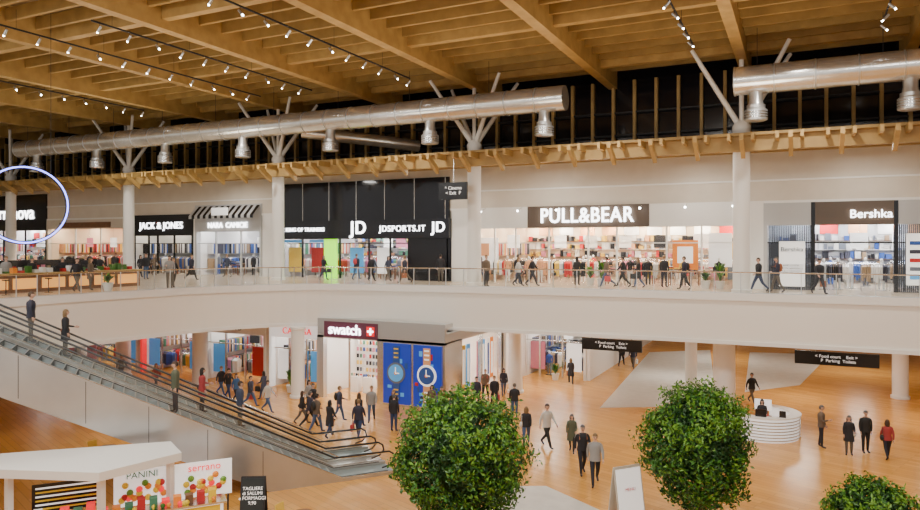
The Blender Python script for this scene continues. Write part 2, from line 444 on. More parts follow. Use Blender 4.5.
for i in range(22):
    xa=-45.5+i*.3136
    b.add([(xa,YW-.1,12.7),(xa+.3136,YW-.1,12.7),(xa+.3136,YW-.9,11.9),(xa,YW-.9,11.9),(xa,YW-.9,11.65),(xa+.3136,YW-.9,11.65)],[(0,1,2,3),(3,2,5,4)],M_black if i%2 else M_ingrey)
b.obj('awning',s)
text('NARA  CAMICIE',(-42,YW-.16,11.1),.6,M_signw,s)
b=MB(); b.lathe((-42,YW-1.0,12.2),[(.9,-.3),(.9,.3)],M_posterw,16,.1); b.obj('logo_disc',s)
# sportswear shop
s=empty('sportswear_store'); interior(s,-36.6,-21.9,YW,53.4,UZ,10.4,M_ingrey,M_litcool,mixpal,1.0,4,M_black)
front(s,-36.7,-21.8,YW,UZ,9.95,11.3,M_black,[-34.5,-32.3,-31.0,-28.4,-26.6,-25.0],door=(4,))
b=MB(); b.box(-36.7,-21.7,YW-.25,YW-.1,11.3,14.2,M_nightglass)
for i in range(7): b.box(-36.7+i*2.45,-36.66+i*2.45,YW-.28,YW-.25,11.3,14.2,M_ingrey)
b.box(-36.8,-21.6,YW-.45,YW-.1,10.0,11.32,M_black); b.box(-25.0,-21.9,YW-.2,YW+.2,UZ,9.95,M_black)
b.obj('fascia_panel',s)
b=MB(); b.box(-32.2,-31.1,YW-.3,YW-.1,UZ+.02,9.95,M_lime); b.obj('lime_panel',s)
b=MB()
for xa in(-36.2,-34.0,-30.4,-28.0): 
    b.box(xa,xa+1.2,YW+.5,YW+.54,UZ+.4,UZ+2.3,random.choice([M_blue2,M_posterw,M_cl[8],M_cl[3]]))
for xa in(-36.4,-33.9): b.box(xa,xa+1.9,YW+.13,YW+.17,UZ+2.7,UZ+2.9,M_blue2)
b.obj('window_posters',s)
text('JD',(-29.0,YW-.49,10.72),1.3,M_signw,s,bold=.015,sp=1.1); text('JDSPORTS.IT',(-25.3,YW-.49,10.65),.60,M_signw,s,sp=1.15)
text('JD',(-22.4,YW-.49,10.72),1.0,M_signw,s,bold=.01,sp=1.1); text('THE KING OF TRAINERS',(-34.3,YW-.49,10.65),.40,M_signw,s,sp=1.05)
# big fashion store
s=empty('fashion_store'); interior(s,-20.0,-3.1,YW,53.4,UZ,10.95,M_inwarm,M_litwarm,warmpal,1.0,5)
front(s,-20.0,-3.1,YW,UZ,10.6,11.86,M_white,[-18.4,-16.9,-14.6,-12.0,-10.2,-7.2,-5.2],door=(3,),mw=.05)
b=MB(); b.box(-16.0,-8.2,YW-.16,YW-.101,10.62,12.0,M_header); b.obj('sign_backing',s)
text('PULL&BEAR',(-12.1,YW-.3,11.33),1.3,M_signw,s,ext=.06,bold=.012,sx=.84,sp=1.08)
b=MB()
for i in range(7): b.path([(-19+i*2.6,YW-.1,11.95),(-19+i*2.6,YW-.9,11.75)],.02,M_steel,5); b.sphere((-19+i*2.6,YW-.92,11.7),(.07,.07,.07),M_bulb,6,4)
b.obj('fascia_lamps',s)
b=MB()
for xx in(-19.2,-17.7,-16.2,-15.4,-9.5,-8.4,-6.3,-4.3): mannequin(b,xx,YW+.6,UZ,random.choice(warmpal),random.choice(darkpal))
b.box(-7.0,-5.5,YW+.9,YW+.95,UZ+1,UZ+2.8,M_orange); b.box(-6.7,-5.8,YW+.87,YW+.9,UZ+1.4,UZ+2.4,M_posterw)
b.box(-19.9,-18.6,YW+1.1,YW+1.15,UZ+.8,UZ+3,M_posterw); b.box(-4.9,-3.6,YW+.9,YW+.95,UZ+1.2,UZ+3.2,M_posterw)
b.obj('window_display',s)
# young fashion shop (right)
s=empty('youth_fashion_store'); interior(s,-1.7,12,YW,53.4,UZ,11.0,M_ingrey,M_litcool,darkpal,1.0,5)
front(s,-1.7,12,YW,UZ,10.6,11.86,M_ingrey,[0.6,4.6],gm=M_dglass,door=(1,),mm=M_black)
b=MB()
x=-1.6
while x<.55: b.box(x,x+.065,YW+.2,YW+.22,UZ,10.6,M_cl[1]); x+=.09
x=4.7
while x<12: b.box(x,x+.065,YW+.2,YW+.22,UZ,10.6,M_cl[1]); x+=.09
b.box(.55,.75,YW-.12,YW+.3,UZ,11.86,M_black); b.box(4.45,4.65,YW-.12,YW+.3,UZ,11.86,M_black); b.box(.75,4.45,YW-.14,YW-.101,10.6,11.86,M_header)
b.box(.76,4.44,YW+.5,YW+.56,9.6,9.7,M_steel)
b.obj('curtain_slats',s)
b=MB(); b.box(-1.05,.25,YW-.1,YW-.03,UZ+.2,UZ+2.7,M_posterw); b.box(5.0,6.2,YW-.1,YW-.03,UZ+.4,UZ+3.1,M_posterw)
for k in range(5): b.box(5.15,6.05,YW-.115,YW-.1,UZ+.7+k*.45,UZ+.9+k*.45,[M_blue2,M_cl[7],M_cl[3],M_cl[1],M_cl[4]][k])
b.obj('posters',s)
text('Bershka',(-.4,YW-.12,UZ+2.25),.36,M_black,s,ext=.01); text('Bershka',(3.4,YW-.2,11.15),.62,M_signw,s); text('CAMP GUIDE 17\nNEW ARRIVALS\nFALL EDITION',(-.4,YW-.12,UZ+1.2),.16,M_black,s,ext=.01)
b=MB()
for xx,yy in((1.2,44.3),(1.9,44.6),(4.0,44.4),(2.6,46)): mannequin(b,xx,yy,UZ,random.choice(darkpal),M_cl[10])
b.obj('window_mannequins',s)
b=MB()
for a,c in((-65.2,-64.9),(-54,-53.4),(-46,-45.6),(-38.4,-36.8),(-21.6,-20.1),(-3.0,-1.85),(12.2,25)):
    b.box(a,c,YW-.05,YW+.4,UZ,11.85,M_white)
b.obj('wall_back_piers')

# ---- lower shops
YL=36.9
def lower(name,x0,x1,y,label,lm,pal,hm,sign,wm=M_inw,divs=None,depth=7):
    s=empty(name); interior(s,x0,x1,y,y+depth,0,4.0,wm,M_litlow,pal,1,4,None,False)
    front(s,x0,x1,y,0,3.35,4.38,hm,divs or [x0+(x1-x0)*.33,x0+(x1-x0)*.66],door=(1,),mm=M_steel)
    text(label,((x0+x1)/2,y-.14,3.8),.6,sign,s,sp=1.05)
    b=MB(); b.box(x0+.3,x0+1.4,y+.3,y+.34,.5,2.5,random.choice([M_posterw,M_cl[11],M_blue2,M_cl[8]])); b.box(x1-1.4,x1-.3,y+.3,y+.34,.5,2.5,random.choice([M_posterw,M_cl[3],M_blue2])); b.obj('window_posters',s)
    return s
lower('shoe_store',-59.6,-52,YL,'SHOES',M_litwarm,warmpal,M_dwood,M_signw)
lower('pharmacy',-51.4,-45,YL,'FARMACIA',M_litcool,mixpal,M_white,M_red)
lower('toy_store',-44.4,-38.5,YL,'giochi',M_litwarm,mixpal,M_red,M_signw)
lower('cosmetics_store',-37.9,-32.6,YL,'KIKO',M_litcool,mixpal,M_white,M_black)
lower('accessories_store',-32.0,-27.6,YL,'CARPISA',M_litwarm,mixpal,M_posterw,M_red)
b=MB()
for a,c in((-85,-59.8),(-51.85,-51.55),(-44.85,-44.55),(-38.35,-38.05),(-32.45,-32.15),(-27.45,-27.25)): b.box(a,c,YL-.05,YL+.4,0,4.39,M_beige)
b.obj('wall_lower')
# watch boutique
s=empty('watch_store'); Y0=35.5
b=MB()
b.box(-27.15,-18.2,Y0,Y0+.3,3.75,4.95,M_galv); b.box(-18.5,-18.2,Y0+.3,44.2,3.9,4.39,M_galv); b.box(-27.15,-18.2,Y0+.3,Y0+1.0,4.7,4.95,M_galv)
b.box(-27.15,-18.2,Y0+.3,44.2,3.82,3.9,M_inw)
b.box(-27.2,-26.7,Y0,Y0+.4,0,3.9,M_galv); b.box(-22.75,-22.4,Y0,Y0+.4,0,3.9,M_steel); b.box(-24.85,-24.75,Y0+.05,Y0+.15,0,3.9,M_steel)
b.box(-22.4,-18.2,Y0,Y0+.25,0,3.9,M_steel); b.box(-27.2,-18.2,44.0,44.2,0,4.39,M_inw); b.box(-27.2,-27.1,Y0+.4,44,0,4.39,M_inw)
b.box(-18.45,-18.2,37.6,37.8,0,3.9,M_steel); b.box(-18.45,-18.2,40.6,40.8,0,3.9,M_steel); b.box(-18.45,-18.2,43.8,44.2,0,3.9,M_steel)
b.box(-18.4,-18.2,Y0+.25,37.6,0,3.9,M_steel)
b.obj('frame',s)
b=MB(); b.box(-26.6,-22.7,Y0-.06,Y0-.003,3.82,4.78,M_purple); b.box(-23.45,-22.9,Y0-.09,Y0-.06,4.02,4.58,M_red)
b.box(-23.38,-22.97,Y0-.11,Y0-.09,4.25,4.35,M_signw); b.box(-23.22,-23.12,Y0-.11,Y0-.09,4.1,4.5,M_signw); b.obj('sign_panel',s)
text('swatch',(-25.05,Y0-.09,4.30),.86,M_signw,s,bold=.008)
b=MB()
for cx in(-21.35,-19.3):
    L=cx<-20
    b.box(cx-.92,cx+.92,Y0-.08,Y0-.003,.15,3.7,M_blue)
    for k in range(9):
        b.obox((cx+U(-.75,.75),Y0-.095,U(.3,3.5)),U(.12,.3),.02,U(.12,.35),random.choice([M_blue2,M_cl[4],M_blue2,M_yellow if L else M_cl[3]]))
    b.obox((cx,Y0-.12,1.95),.46,.04,3.2,M_cl[4] if L else M_cl[6])
    for zz in(.5,.75,1.0,2.9,3.15,3.4): b.box(cx-.15,cx+.15,Y0-.15,Y0-.14,zz-.04,zz+.04,M_yellow if L else M_posterw)
    for rr,dd,mm in((.62,.16,M_cl[7] if L else M_posterw),(.50,.19,M_blue2 if L else M_cl[4]),(.10,.21,M_orange)):
        b.rings([[(cx+rr*math.cos(a*math.pi/12),Y0-dd+q,1.98+rr*math.sin(a*math.pi/12)) for a in range(24)] for q in(0,.06)],mm)
    b.obox((cx,Y0-.21,2.15),.05,.02,.36,M_posterw); b.obox((cx+.12,Y0-.21,1.98),.26,.02,.05,M_posterw)
b.obj('posters',s)
b=MB()
b.add([(-26.7,Y0+.1,0),(-22.75,Y0+.1,0),(-22.75,Y0+.1,3.9),(-26.7,Y0+.1,3.9)],[(0,1,2,3)],M_glass2)
b.add([(-18.3,37.8,0),(-18.3,43.8,0),(-18.3,43.8,3.9),(-18.3,37.8,3.9)],[(0,1,2,3)],M_glass2); b.obj('glazing',s)
b=MB()
for i in range(5):
    for j in range(3): b.box(-26.5+i*1.6,-25.5+i*1.6,Y0+1+j*2.4,Y0+1.4+j*2.4,3.74,3.8,M_litlow)
b.obj('ceiling_lights',s)
b=MB()
for xx in(-26,-24.9,-23.8,-21.5,-20):
    b.box(xx-.35,xx+.35,Y0+2.2,Y0+2.7,0,1.0,M_inw)
    for k in range(4): b.lathe((xx-.25+k*.17,Y0+2.45,1.0),[(.05,0),(.05,.18)],random.choice(M_cl),8)
b.box(-26.9,-22.8,39.4,39.5,0,3.5,M_inw)
for lv in range(6):
    for k in range(16): b.box(-26.8+k*.25,-26.68+k*.25,39.3,39.4,.6+lv*.45,.85+lv*.45,random.choice(M_cl))
for yy,mm in((38.4,M_cl[3]),(39.0,M_yellow),(39.7,M_blue2),(41.3,M_cl[11]),(42.0,M_blue2),(42.8,M_posterw),(43.4,M_orange)):
    b.box(-18.75,-18.7,yy-.28,yy+.28,.6,3.3,mm); b.box(-18.7,-18.68,yy-.12,yy+.12,.9,3.0,M_posterw if mm!=M_posterw else M_cl[4])
b.obj('watch_displays',s)
lower('jewellery_store',-18.0,-13.6,48,'SWAROVSKI',M_litcool,darkpal,M_white,M_black,M_inw,[-16.9,-15.2])
b=MB(); b.box(-13.6,-13.2,48,72.9,0,4.39,M_inw); b.box(-18.2,-18.0,44.2,55,0,4.39,M_inw); b.obj('wall_arcade')

for cx,w in((-10.1,3.6),(1.7,3.9)):
    s=empty('hanging_direction_sign'); b=MB()
    b.box(cx-w/2,cx+w/2,41.4,41.55,3.2,3.9,M_black); b.path([(cx-w/3,41.47,3.9),(cx-w/3,41.47,4.4)],.02,M_steel,6); b.path([(cx+w/3,41.47,3.9),(cx+w/3,41.47,4.4)],.02,M_steel,6)
    b.obj('panel',s); text('< Food court    Exit >\n   P  Parking  Toilets',(cx,41.38,3.55),.22,M_posterw,s,ext=.01)
s=empty('hanging_direction_sign'); b=MB(); b.box(-19.9,-18.0,38.0,38.15,12.25,13.3,M_black); b.path([(-18.9,38.07,13.3),(-18.9,38.07,14.7)],.03,M_steel,6); b.obj('panel',s)
text('^ Cinema\n< Exit  P',(-18.9,37.98,12.8),.30,M_posterw,s,ext=.01)

# ------------------------------------------------------------ escalators
Bx=Vector((-18.31,24.30)); e=Vector((-.633,-.774)); nn=Vector((.774,-.633)); K=.2/.38; ST=35; SL=ST*.38
WN,WF=1.25,-1.25
def W(s_,w,z): p=Bx+e*s_+nn*w; return (p.x,p.y,z)
def zz(s_): return 0 if s_<0 else (UZ if s_>SL else s_*K)
def bodyprof(b,a,c,m,dt=.12,db=1.35):
    prof=[(-2.6,dt),(-.3,dt),(SL-.1,UZ+dt),(SL+1.2,UZ+dt),(SL+1.2,UZ-db),(SL+.4,UZ-db),(db/K,0.0),(-2.6,0.0)]
    n_=len(prof)
    b.add([W(p[0],a,p[1]) for p in prof]+[W(p[0],c,p[1]) for p in prof],
      [tuple(range(n_)),tuple(range(n_,2*n_))[::-1]]+[(i,(i+1)%n_,n_+(i+1)%n_,n_+i) for i in range(n_)],m)
def esc(woff):
    root=empty('escalator')
    b=MB(); hw=.60
    for i in range(ST):
        s0=i*.38; z=(i+1)*.2
        A=[W(s0,woff-hw,z-.2),W(s0,woff+hw,z-.2),W(s0,woff+hw,z),W(s0,woff-hw,z),W(s0+.38,woff+hw,z),W(s0+.38,woff-hw,z)]
        b.add(A,[(0,1,2,3)],M_riser); b.add(A,[(3,2,4,5)],M_step)
        b.add([W(s0,woff-hw,z+.003),W(s0,woff+hw,z+.003),W(s0+.05,woff+hw,z+.003),W(s0+.05,woff-hw,z+.003)],[(0,1,2,3)],M_galv)
    b.add([W(-2.6,woff-hw,.02),W(-2.6,woff+hw,.02),W(0,woff+hw,.02),W(0,woff-hw,.02)],[(0,1,2,3)],M_step)
    b.add([W(SL,woff-hw,UZ),W(SL,woff+hw,UZ),W(SL+1.2,woff+hw,UZ),W(SL+1.2,woff-hw,UZ)],[(0,1,2,3)],M_step)
    b.obj('steps',root)
    b=MB()
    for sgn in(-1,1): bodyprof(b,woff+sgn*(hw+.02),woff+sgn*(hw+.20),M_clad)
    db=1.35
    b.add([W(db/K,woff-.78,.01),W(db/K,woff+.78,.01),W(SL+.4,woff+.78,UZ-db+.01),W(SL+.4,woff-.78,UZ-db+.01),W(SL+1.2,woff+.78,UZ-db),W(SL+1.2,woff-.78,UZ-db)],[(0,1,2,3),(3,2,4,5)],M_clad)
    for k in range(1,7):
        sj=k*2.0+.8; b.add([W(sj,woff+.805,max(0,zz(sj)-1.33)),W(sj+.02,woff+.805,max(0,zz(sj)-1.33)),W(sj+.02,woff+.805,zz(sj)+.12),W(sj,woff+.805,zz(sj)+.12)],[(0,1,2,3)],M_blackm)
    b.obj('truss',root)
    b=MB()
    for sgn in(-1,1):
        w=woff+sgn*(hw+.11)
        P=[W(s_,w,zz(s_)+.14) for s_ in(-2.2,-.3,SL-.1,SL+1.2)]; Q=[W(s_,w,zz(s_)+.93) for s_ in(-2.35,-.3,SL-.1,SL+1.3)]
        b.add(P+Q,[(i,i+1,5+i,4+i) for i in range(3)],M_glass)
    b.obj('balustrade',root)
    b=MB()
    for sgn in(-1,1):
        w=woff+sgn*(hw+.11)
        pts=[W(-2.0,w,.3),W(-2.35,w,.38),W(-2.55,w,.6),W(-2.5,w,.82),W(-2.3,w,.95)]+[W(s_,w,zz(s_)+.96) for s_ in(-1.2,-.5,0,.4,3,6,9,12,SL-.3,SL+.2,SL+1.0)]+[W(SL+1.4,w,UZ+.85),W(SL+1.5,w,UZ+.6),W(SL+1.3,w,UZ+.35)]
        b.path(pts,.038,M_rubber,8); 
        b.path([W(s_,w+sgn*.09,zz(s_)+.145) for s_ in(-2.5,-.3,SL-.1,SL+1.1)],.02,M_steel,6)
        b.path([W(s_,w,zz(s_)+.91) for s_ in(-2.3,-.3,SL-.1,SL+1.1)],.022,M_steel,6)
        b.path([W(s_,w-sgn*.09,zz(s_)+.13) for s_ in(-2.3,-.3,SL-.1,SL+1.1)],.016,M_blackm,6)
    b.obj('handrails',root,True)
esc(WN); esc(WF)
b=MB(); bodyprof(b,WF+.81,WN-.81,M_clad,.06,1.3); b.obj('escalator_centre_deck')

# ------------------------------------------------------------ trees
def leaves(b,c,r,n,size,seed,mats,shell=.74):
    rnd=random.Random(seed)
    for i in range(n):
        d=Vector((rnd.gauss(0,1),rnd.gauss(0,1),rnd.gauss(0,1))).normalized()
        q=noise.noise(d*2.3+Vector((seed,0,0)))*.30+noise.noise(d*7+Vector((0,seed,0)))*.26
        rr=(shell+(1-shell)*rnd.random()**.6*1.2)*(1+q)
        p=Vector((d.x*r[0],d.y*r[1],d.z*r[2]))*rr+Vector(c)
        t=(d+Vector((rnd.gauss(0,.7),rnd.gauss(0,.7),rnd.gauss(0,.7)-.2))).normalized()
        u=t.cross(Vector((rnd.gauss(0,1),rnd.gauss(0,1),rnd.gauss(0,1)))).normalized(); w=t.cross(u)
        L=size*rnd.uniform(.6,1.3); wd=L*.5
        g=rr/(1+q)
        if g<.86: m=mats[0] if rnd.random()<.75 else mats[1]  # inner shade put into the colour: deeper leaves go darker
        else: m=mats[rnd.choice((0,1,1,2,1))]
        if q<-.06: m=mats[0]  # hollows between lumps coloured dark to stand for shade
        elif d.z>.2 and q>.03 and rnd.random()<.5: m=mats[2]  # painted highlight: upper bulges get the lighter green
        b.add([p,p+u*L*.5+w*wd*.5+t*.01,p+u*L-t*L*.12,p+u*L*.5-w*wd*.5+t*.01],[(0,1,2,3)],m)
def tree(x,y,cz,r,n,seed,name='potted_ficus_tree'):
    root=empty(name); b=MB()
    b.path([(x,y,.5),(x+.05,y,1.2),(x-.03,y+.04,cz-r[2]*.5),(x,y,cz+.3)],[.13,.11,.09,.04],M_trunk,10)
    for k in range(7):
        a=k*.9; b.path([(x,y,cz-r[2]*.7+k*.1),(x+math.cos(a)*r[0]*.35,y+math.sin(a)*r[0]*.35,cz-r[2]*.1),(x+math.cos(a)*r[0]*.7,y+math.sin(a)*r[0]*.7,cz+r[2]*.3)],[.05,.035,.015],M_trunk,6)
    b.obj('trunk',root,True)
    b=MB(); b.lathe((x,y,0),[(.42,0),(.6,.75),(.62,.8),(.55,.8),(.53,.7)],M_pot,24,1,False); b.lathe((x,y,0),[(.53,.68),(.0,.7)],M_soil,24,1,False); b.lathe((x,y,0),[(.42,0),(0,0.001)],M_pot,24,1,False); b.obj('pot',root,True)
    b=MB(); b.sphere((x,y,cz),(r[0]*.60,r[1]*.60,r[2]*.60),M_leaf[0],16,12,lambda p:p*(1+.2*noise.noise(p*1.2))); leaves(b,(x,y,cz),r,n,.135,seed,M_leaf); b.obj('foliage',root)  # dark core ball stands in for shade inside the crown
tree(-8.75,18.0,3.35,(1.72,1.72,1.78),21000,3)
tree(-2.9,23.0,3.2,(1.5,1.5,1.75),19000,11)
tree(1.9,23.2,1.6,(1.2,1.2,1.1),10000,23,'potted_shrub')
def plant(x,y,z,h,seed):
    root=empty('potted_plant'); b=MB(); b.lathe((x,y,z),[(.2,0),(.28,.45),(.24,.45),(.22,.4),(0,.4)],M_pot,14,1,False); b.obj('pot',root,True)
    b=MB(); rnd=random.Random(seed)
    for k in range(34):
        a=rnd.uniform(0,6.28); L=h*rnd.uniform(.6,1); sp=rnd.uniform(.15,.6)
        d=Vector((math.cos(a),math.sin(a),0)); w=Vector((-d.y,d.x,0))*.08
        pts=[Vector((x,y,z+.4))+d*sp*t*t+Vector((0,0,1))*(L-.4)*(t-.25*t*t*t) for t in(0,.35,.7,1)]
        b.add([pts[0]-w*.3,pts[0]+w*.3,pts[1]+w,pts[1]-w,pts[2]+w,pts[2]-w,pts[3]],[(0,1,2,3),(3,2,4,5),(5,4,6)],M_leaf[rnd.choice((0,1,2))])
    b.obj('fronds',root)
for p in((-10.95,42.4,UZ,2.0,1),(-11.7,42.6,UZ,1.5,2),(-4.1,42.4,UZ,1.9,4),(-4.9,42.5,UZ,1.3,5),(-29.6,35.9,0,2.0,6),(-15.5,47.3,0,1.4,9),(-34,26,UZ,1.2,12)): plant(*p)

# ------------------------------------------------------------ information desk
s=empty('information_desk'); cx,cy=-1.7,38.3
b=MB()
def arc(r,a0,a1,n=40): return [(cx+r*math.cos(a0+(a1-a0)*i/n),cy+r*math.sin(a0+(a1-a0)*i/n)) for i in range(n+1)]
A0,A1=math.radians(-200),math.radians(80)
for r0,r1,z0,z1,m in((1.55,1.68,0,1.12,M_posterw),(1.25,1.78,1.12,1.18,M_white)):
    o=arc(r1,A0,A1);i_=arc(r0,A0,A1)
    b.rings([[(q[0],q[1],z0),(p[0],p[1],z0),(p[0],p[1],z1),(q[0],q[1],z1)] for p,q in zip(o,i_)],m)
for k in range(7):
    o=arc(1.74,A0,A1);i_=arc(1.682,A0,A1); z0=.08+k*.145
    b.rings([[(q[0],q[1],z0),(p[0],p[1],z0),(p[0],p[1],z0+.05),(q[0],q[1],z0+.05)] for p,q in zip(o,i_)],M_galv)
b.obj('counter',s)
b=MB(); b.box(cx-.4,cx+.4,cy+.5,cy+1.0,0,.75,M_dwood); b.box(cx-.25,cx+.25,cy-1.45,cy-1.4,1.18,1.55,M_black); b.box(cx+.8,cx+1.1,cy-1.2,cy-1.15,1.18,1.5,M_black); b.box(cx-1.3,cx-1.0,cy-.9,cy-.7,1.18,1.35,M_orange)
b.box(cx-.03,cx+.03,cy+.72,cy+.78,.75,1.1,M_black); b.box(cx-.4,cx+.4,cy+.72,cy+.76,1.05,1.6,M_posterw)
b.obj('monitors',s)

def aframe(name,x,y,w,h,rz,m,txt=None,tm=None,fm=M_dwood):
    s=empty(name); s.location=(x,y,0); s.rotation_euler=(0,0,rz)
    b=MB(); tl=math.atan2(.3,h)
    for sg in(-1,1):
        b.obox((0,sg*.16,h/2),w,.03,h*1.03,fm,0,sg*tl); b.obox((0,sg*.18,h/2+.02),w-.12,.03,h*.9,m,0,sg*tl)
    b.obj('boards',s)
    if txt:
        t=text(txt,(0,0,0),.16,tm,None,ext=.004); t.parent=s; t.location=(0,-.21,h*.55); t.rotation_euler=(math.pi/2-tl,0,0)
aframe('chalkboard_a_frame',-17.3,19.0,.85,1.35,math.radians(30),M_chalk,'TAGLIERE\ndi SALUMI\ne FORMAGGI\n9,90',M_posterw,M_blackm)
aframe('advertising_a_frame',-5.5,24.8,1.15,1.7,math.radians(50),M_posterw,'MENU',M_cl[3],M_beige)

# ------------------------------------------------------------ food kiosk beside the escalator
s=empty('food_kiosk')
off=Vector((0.1,-0.1))
def q_(x,y): return (x+off.x,y+off.y)
roof=[q_(-23.9,14.3),q_(-20.0,17.8),q_(-18.6,17.0),q_(-19.2,14.4),q_(-22.4,13.2)]
b=MB(); b.prism(roof,2.33,2.6,M_white)
for x,y in((-19.9,17.4),(-18.9,16.8),(-19.5,14.7),(-22.3,13.6)):
    x,y=q_(x,y); b.box(x-.09,x+.09,y-.09,y+.09,0,2.33,M_white)
b.obj('canopy',s)
b=MB()
d=Vector(q_(-18.1,18.2)); u=Vector((-.63,-.77)); v=Vector((.77,-.63))
def KB(b,a0,a1,c0,c1,z0,z1,m):
    P=[d+u*a0+v*c0,d+u*a1+v*c0,d+u*a1+v*c1,d+u*a0+v*c1]
    b.prism([(p.x,p.y) for p in P],z0,z1,m)
KB(b,0.0,6.2,.5,1.1,0,1.0,M_posterw); KB(b,-.1,6.3,.4,1.2,1.0,1.06,M_steel)
KB(b,0.1,2.2,1.101,1.13,.15,.95,M_yellow); KB(b,2.4,4.2,1.101,1.13,.15,.95,M_red)
for k in range(17):
    a=.2+k*.36; KB(b,a,a+.24,.6,.9,1.06,1.06+U(.15,.45),random.choice([M_orange,M_yellow,M_red,M_cl[9],M_cl[2],M_dwood,M_cl[3]]))
KB(b,-0.4,1.45,-.05,.0,.9,2.1,M_posterw); KB(b,1.6,3.3,-.05,0,.9,2.1,M_posterw); KB(b,3.6,5.6,-.05,0,1.1,2.0,M_black)
for a in(-.3,1.3,1.7,3.2,3.7,5.5): KB(b,a,a+.05,-.05,0,0,.9 if a<3.5 else 1.1,M_blackm)
for k in range(6): KB(b,3.7,5.5,.0,.01,1.2+k*.13,1.25+k*.13,[M_yellow,M_posterw][k%2])
b.obj('counter',s)
b=MB()
for a0 in(-.2,1.75):
    for k in range(20):
        p=d+u*(a0+U(0,1.4))+v*.03; b.sphere((p.x,p.y,U(1.1,1.65)),(.11,.11,.11),random.choice([M_orange,M_yellow,M_orange,M_leaf[2],M_red,M_cl[3]]),8,6)
for k in range(36):
    p=d+u*U(.1,6)+v*1.0; b.sphere((p.x,p.y,1.13),(.08,.08,.08),random.choice([M_orange,M_yellow,M_red,M_leaf[1]]),8,6)
b.obj('fruit_display',s)
p=d+u*.5+v*.04; text('serrano',(p.x,p.y,1.92),.34,M_red,s,rz=math.atan2(.77,.63),ext=.01)
p=d+u*2.45+v*.04; text('PANINI',(p.x,p.y,1.92),.30,M_cl[9],s,rz=math.atan2(.77,.63),ext=.01)
def chair(x,y,rz,m):
    s=empty('dining_chair'); s.location=(x,y,0); s.rotation_euler=(0,0,rz); b=MB()
    b.obox((0,0,.45),.44,.44,.04,m); b.obox((0,.2,.75),.42,.03,.34,m,0,-.12)
    for a in(-.19,.19):
        b.path([(a,-.19,.44),(a*1.1,-.22,0)],.015,M_blackm,6); b.path([(a,.24,.9),(a,.19,.44),(a*1.1,.24,0)],.015,M_blackm,6)
    b.obj('seat_and_back',s)
def rtable(x,y):
    s=empty('cafe_table'); s.location=(x,y,0); b=MB(); b.lathe((0,0,0),[(.25,0),(.25,.03),(.03,.05),(.03,.72),(.38,.73),(.38,.76)],M_dwood,20); b.obj('top_and_base',s,True)
for x,y in((-14.6,18.3),(-14.2,16.2),(-25.6,18.9),(-27.0,20.6)):
    rtable(x,y); chair(x+.75,y,math.radians(-90),M_dwood); chair(x-.75,y,math.radians(90),M_cl[8])

# ------------------------------------------------------------ upper cafe bar on terrace
s=empty('cafe_bar_counter'); b=MB()
b.box(-37.3,-36.6,20.6,30.2,UZ,UZ+.95,M_dwood); b.box(-37.4,-36.45,20.5,30.3,UZ+.95,UZ+1.02,M_wood)
for k in range(6): b.box(-36.6,-36.57,20.9+k*1.55,22.2+k*1.55,UZ+.2,UZ+.75,emis('bar_glow',(1,.45,.10),.7))
for k in range(24):
    yy=20.7+k*.39; b.box(-37.2,-36.9,yy,yy+.22,UZ+1.02,UZ+1.02+U(.1,.4),random.choice([M_cl[2],M_orange,M_cl[0],M_leaf[1],M_cl[10],M_cl[3]]))
b.obj('bar',s)
b=MB(); b.add([(-36.55,20.6,UZ+1.02),(-36.55,30.2,UZ+1.02),(-36.55,30.2,UZ+1.4),(-36.55,20.6,UZ+1.4)],[(0,1,2,3)],M_glass); b.obj('glass_screen',s)
for y in(21.5,23.7,27): 
    s=empty('bar_stool'); s.location=(-35.6,y,UZ); b=MB(); b.lathe((0,0,0),[(.2,0),(.2,.02),(.025,.04),(.025,.7),(.18,.72),(.18,.77)],M_black,14); b.obj('seat',s,True)
s=empty('back_bar_shelf'); b=MB(); b.box(-42,-41.6,20,31,UZ,UZ+1.6,M_black)
for k in range(30): b.box(-41.58,-41.4,20.2+k*.35,20.35+k*.35,UZ+1.0,UZ+1.0+U(.15,.35),random.choice(M_cl))
b.box(-41.6,-41.38,20.1,30.9,UZ+.95,UZ+1.0,M_dwood); b.obj('cabinet',s)
# LED ring
s=empty('led_ring_chandelier'); b=MB(); C=Vector((-32.2,20.3,11.35)); rr=1.75; t=Vector((.45,.89,0))
def ringpts(r,o): return [C+o+t*r*math.cos(a*math.pi/24)+Vector((0,0,1))*r*math.sin(a*math.pi/24) for a in range(49)]
b.path(ringpts(rr,Vector((-.05,.03,0))),.09,M_blackm,8,False)
b.path(ringpts(rr,Vector((.06,-.03,0))),.035,M_ring,6,False)
for sg in (-.6,.6):
    q=C+t*rr*sg; b.path([(q.x,q.y,C.z+rr*.8),(q.x,q.y,20.7)],.012,M_blackm,4)
b.obj('ring',s)

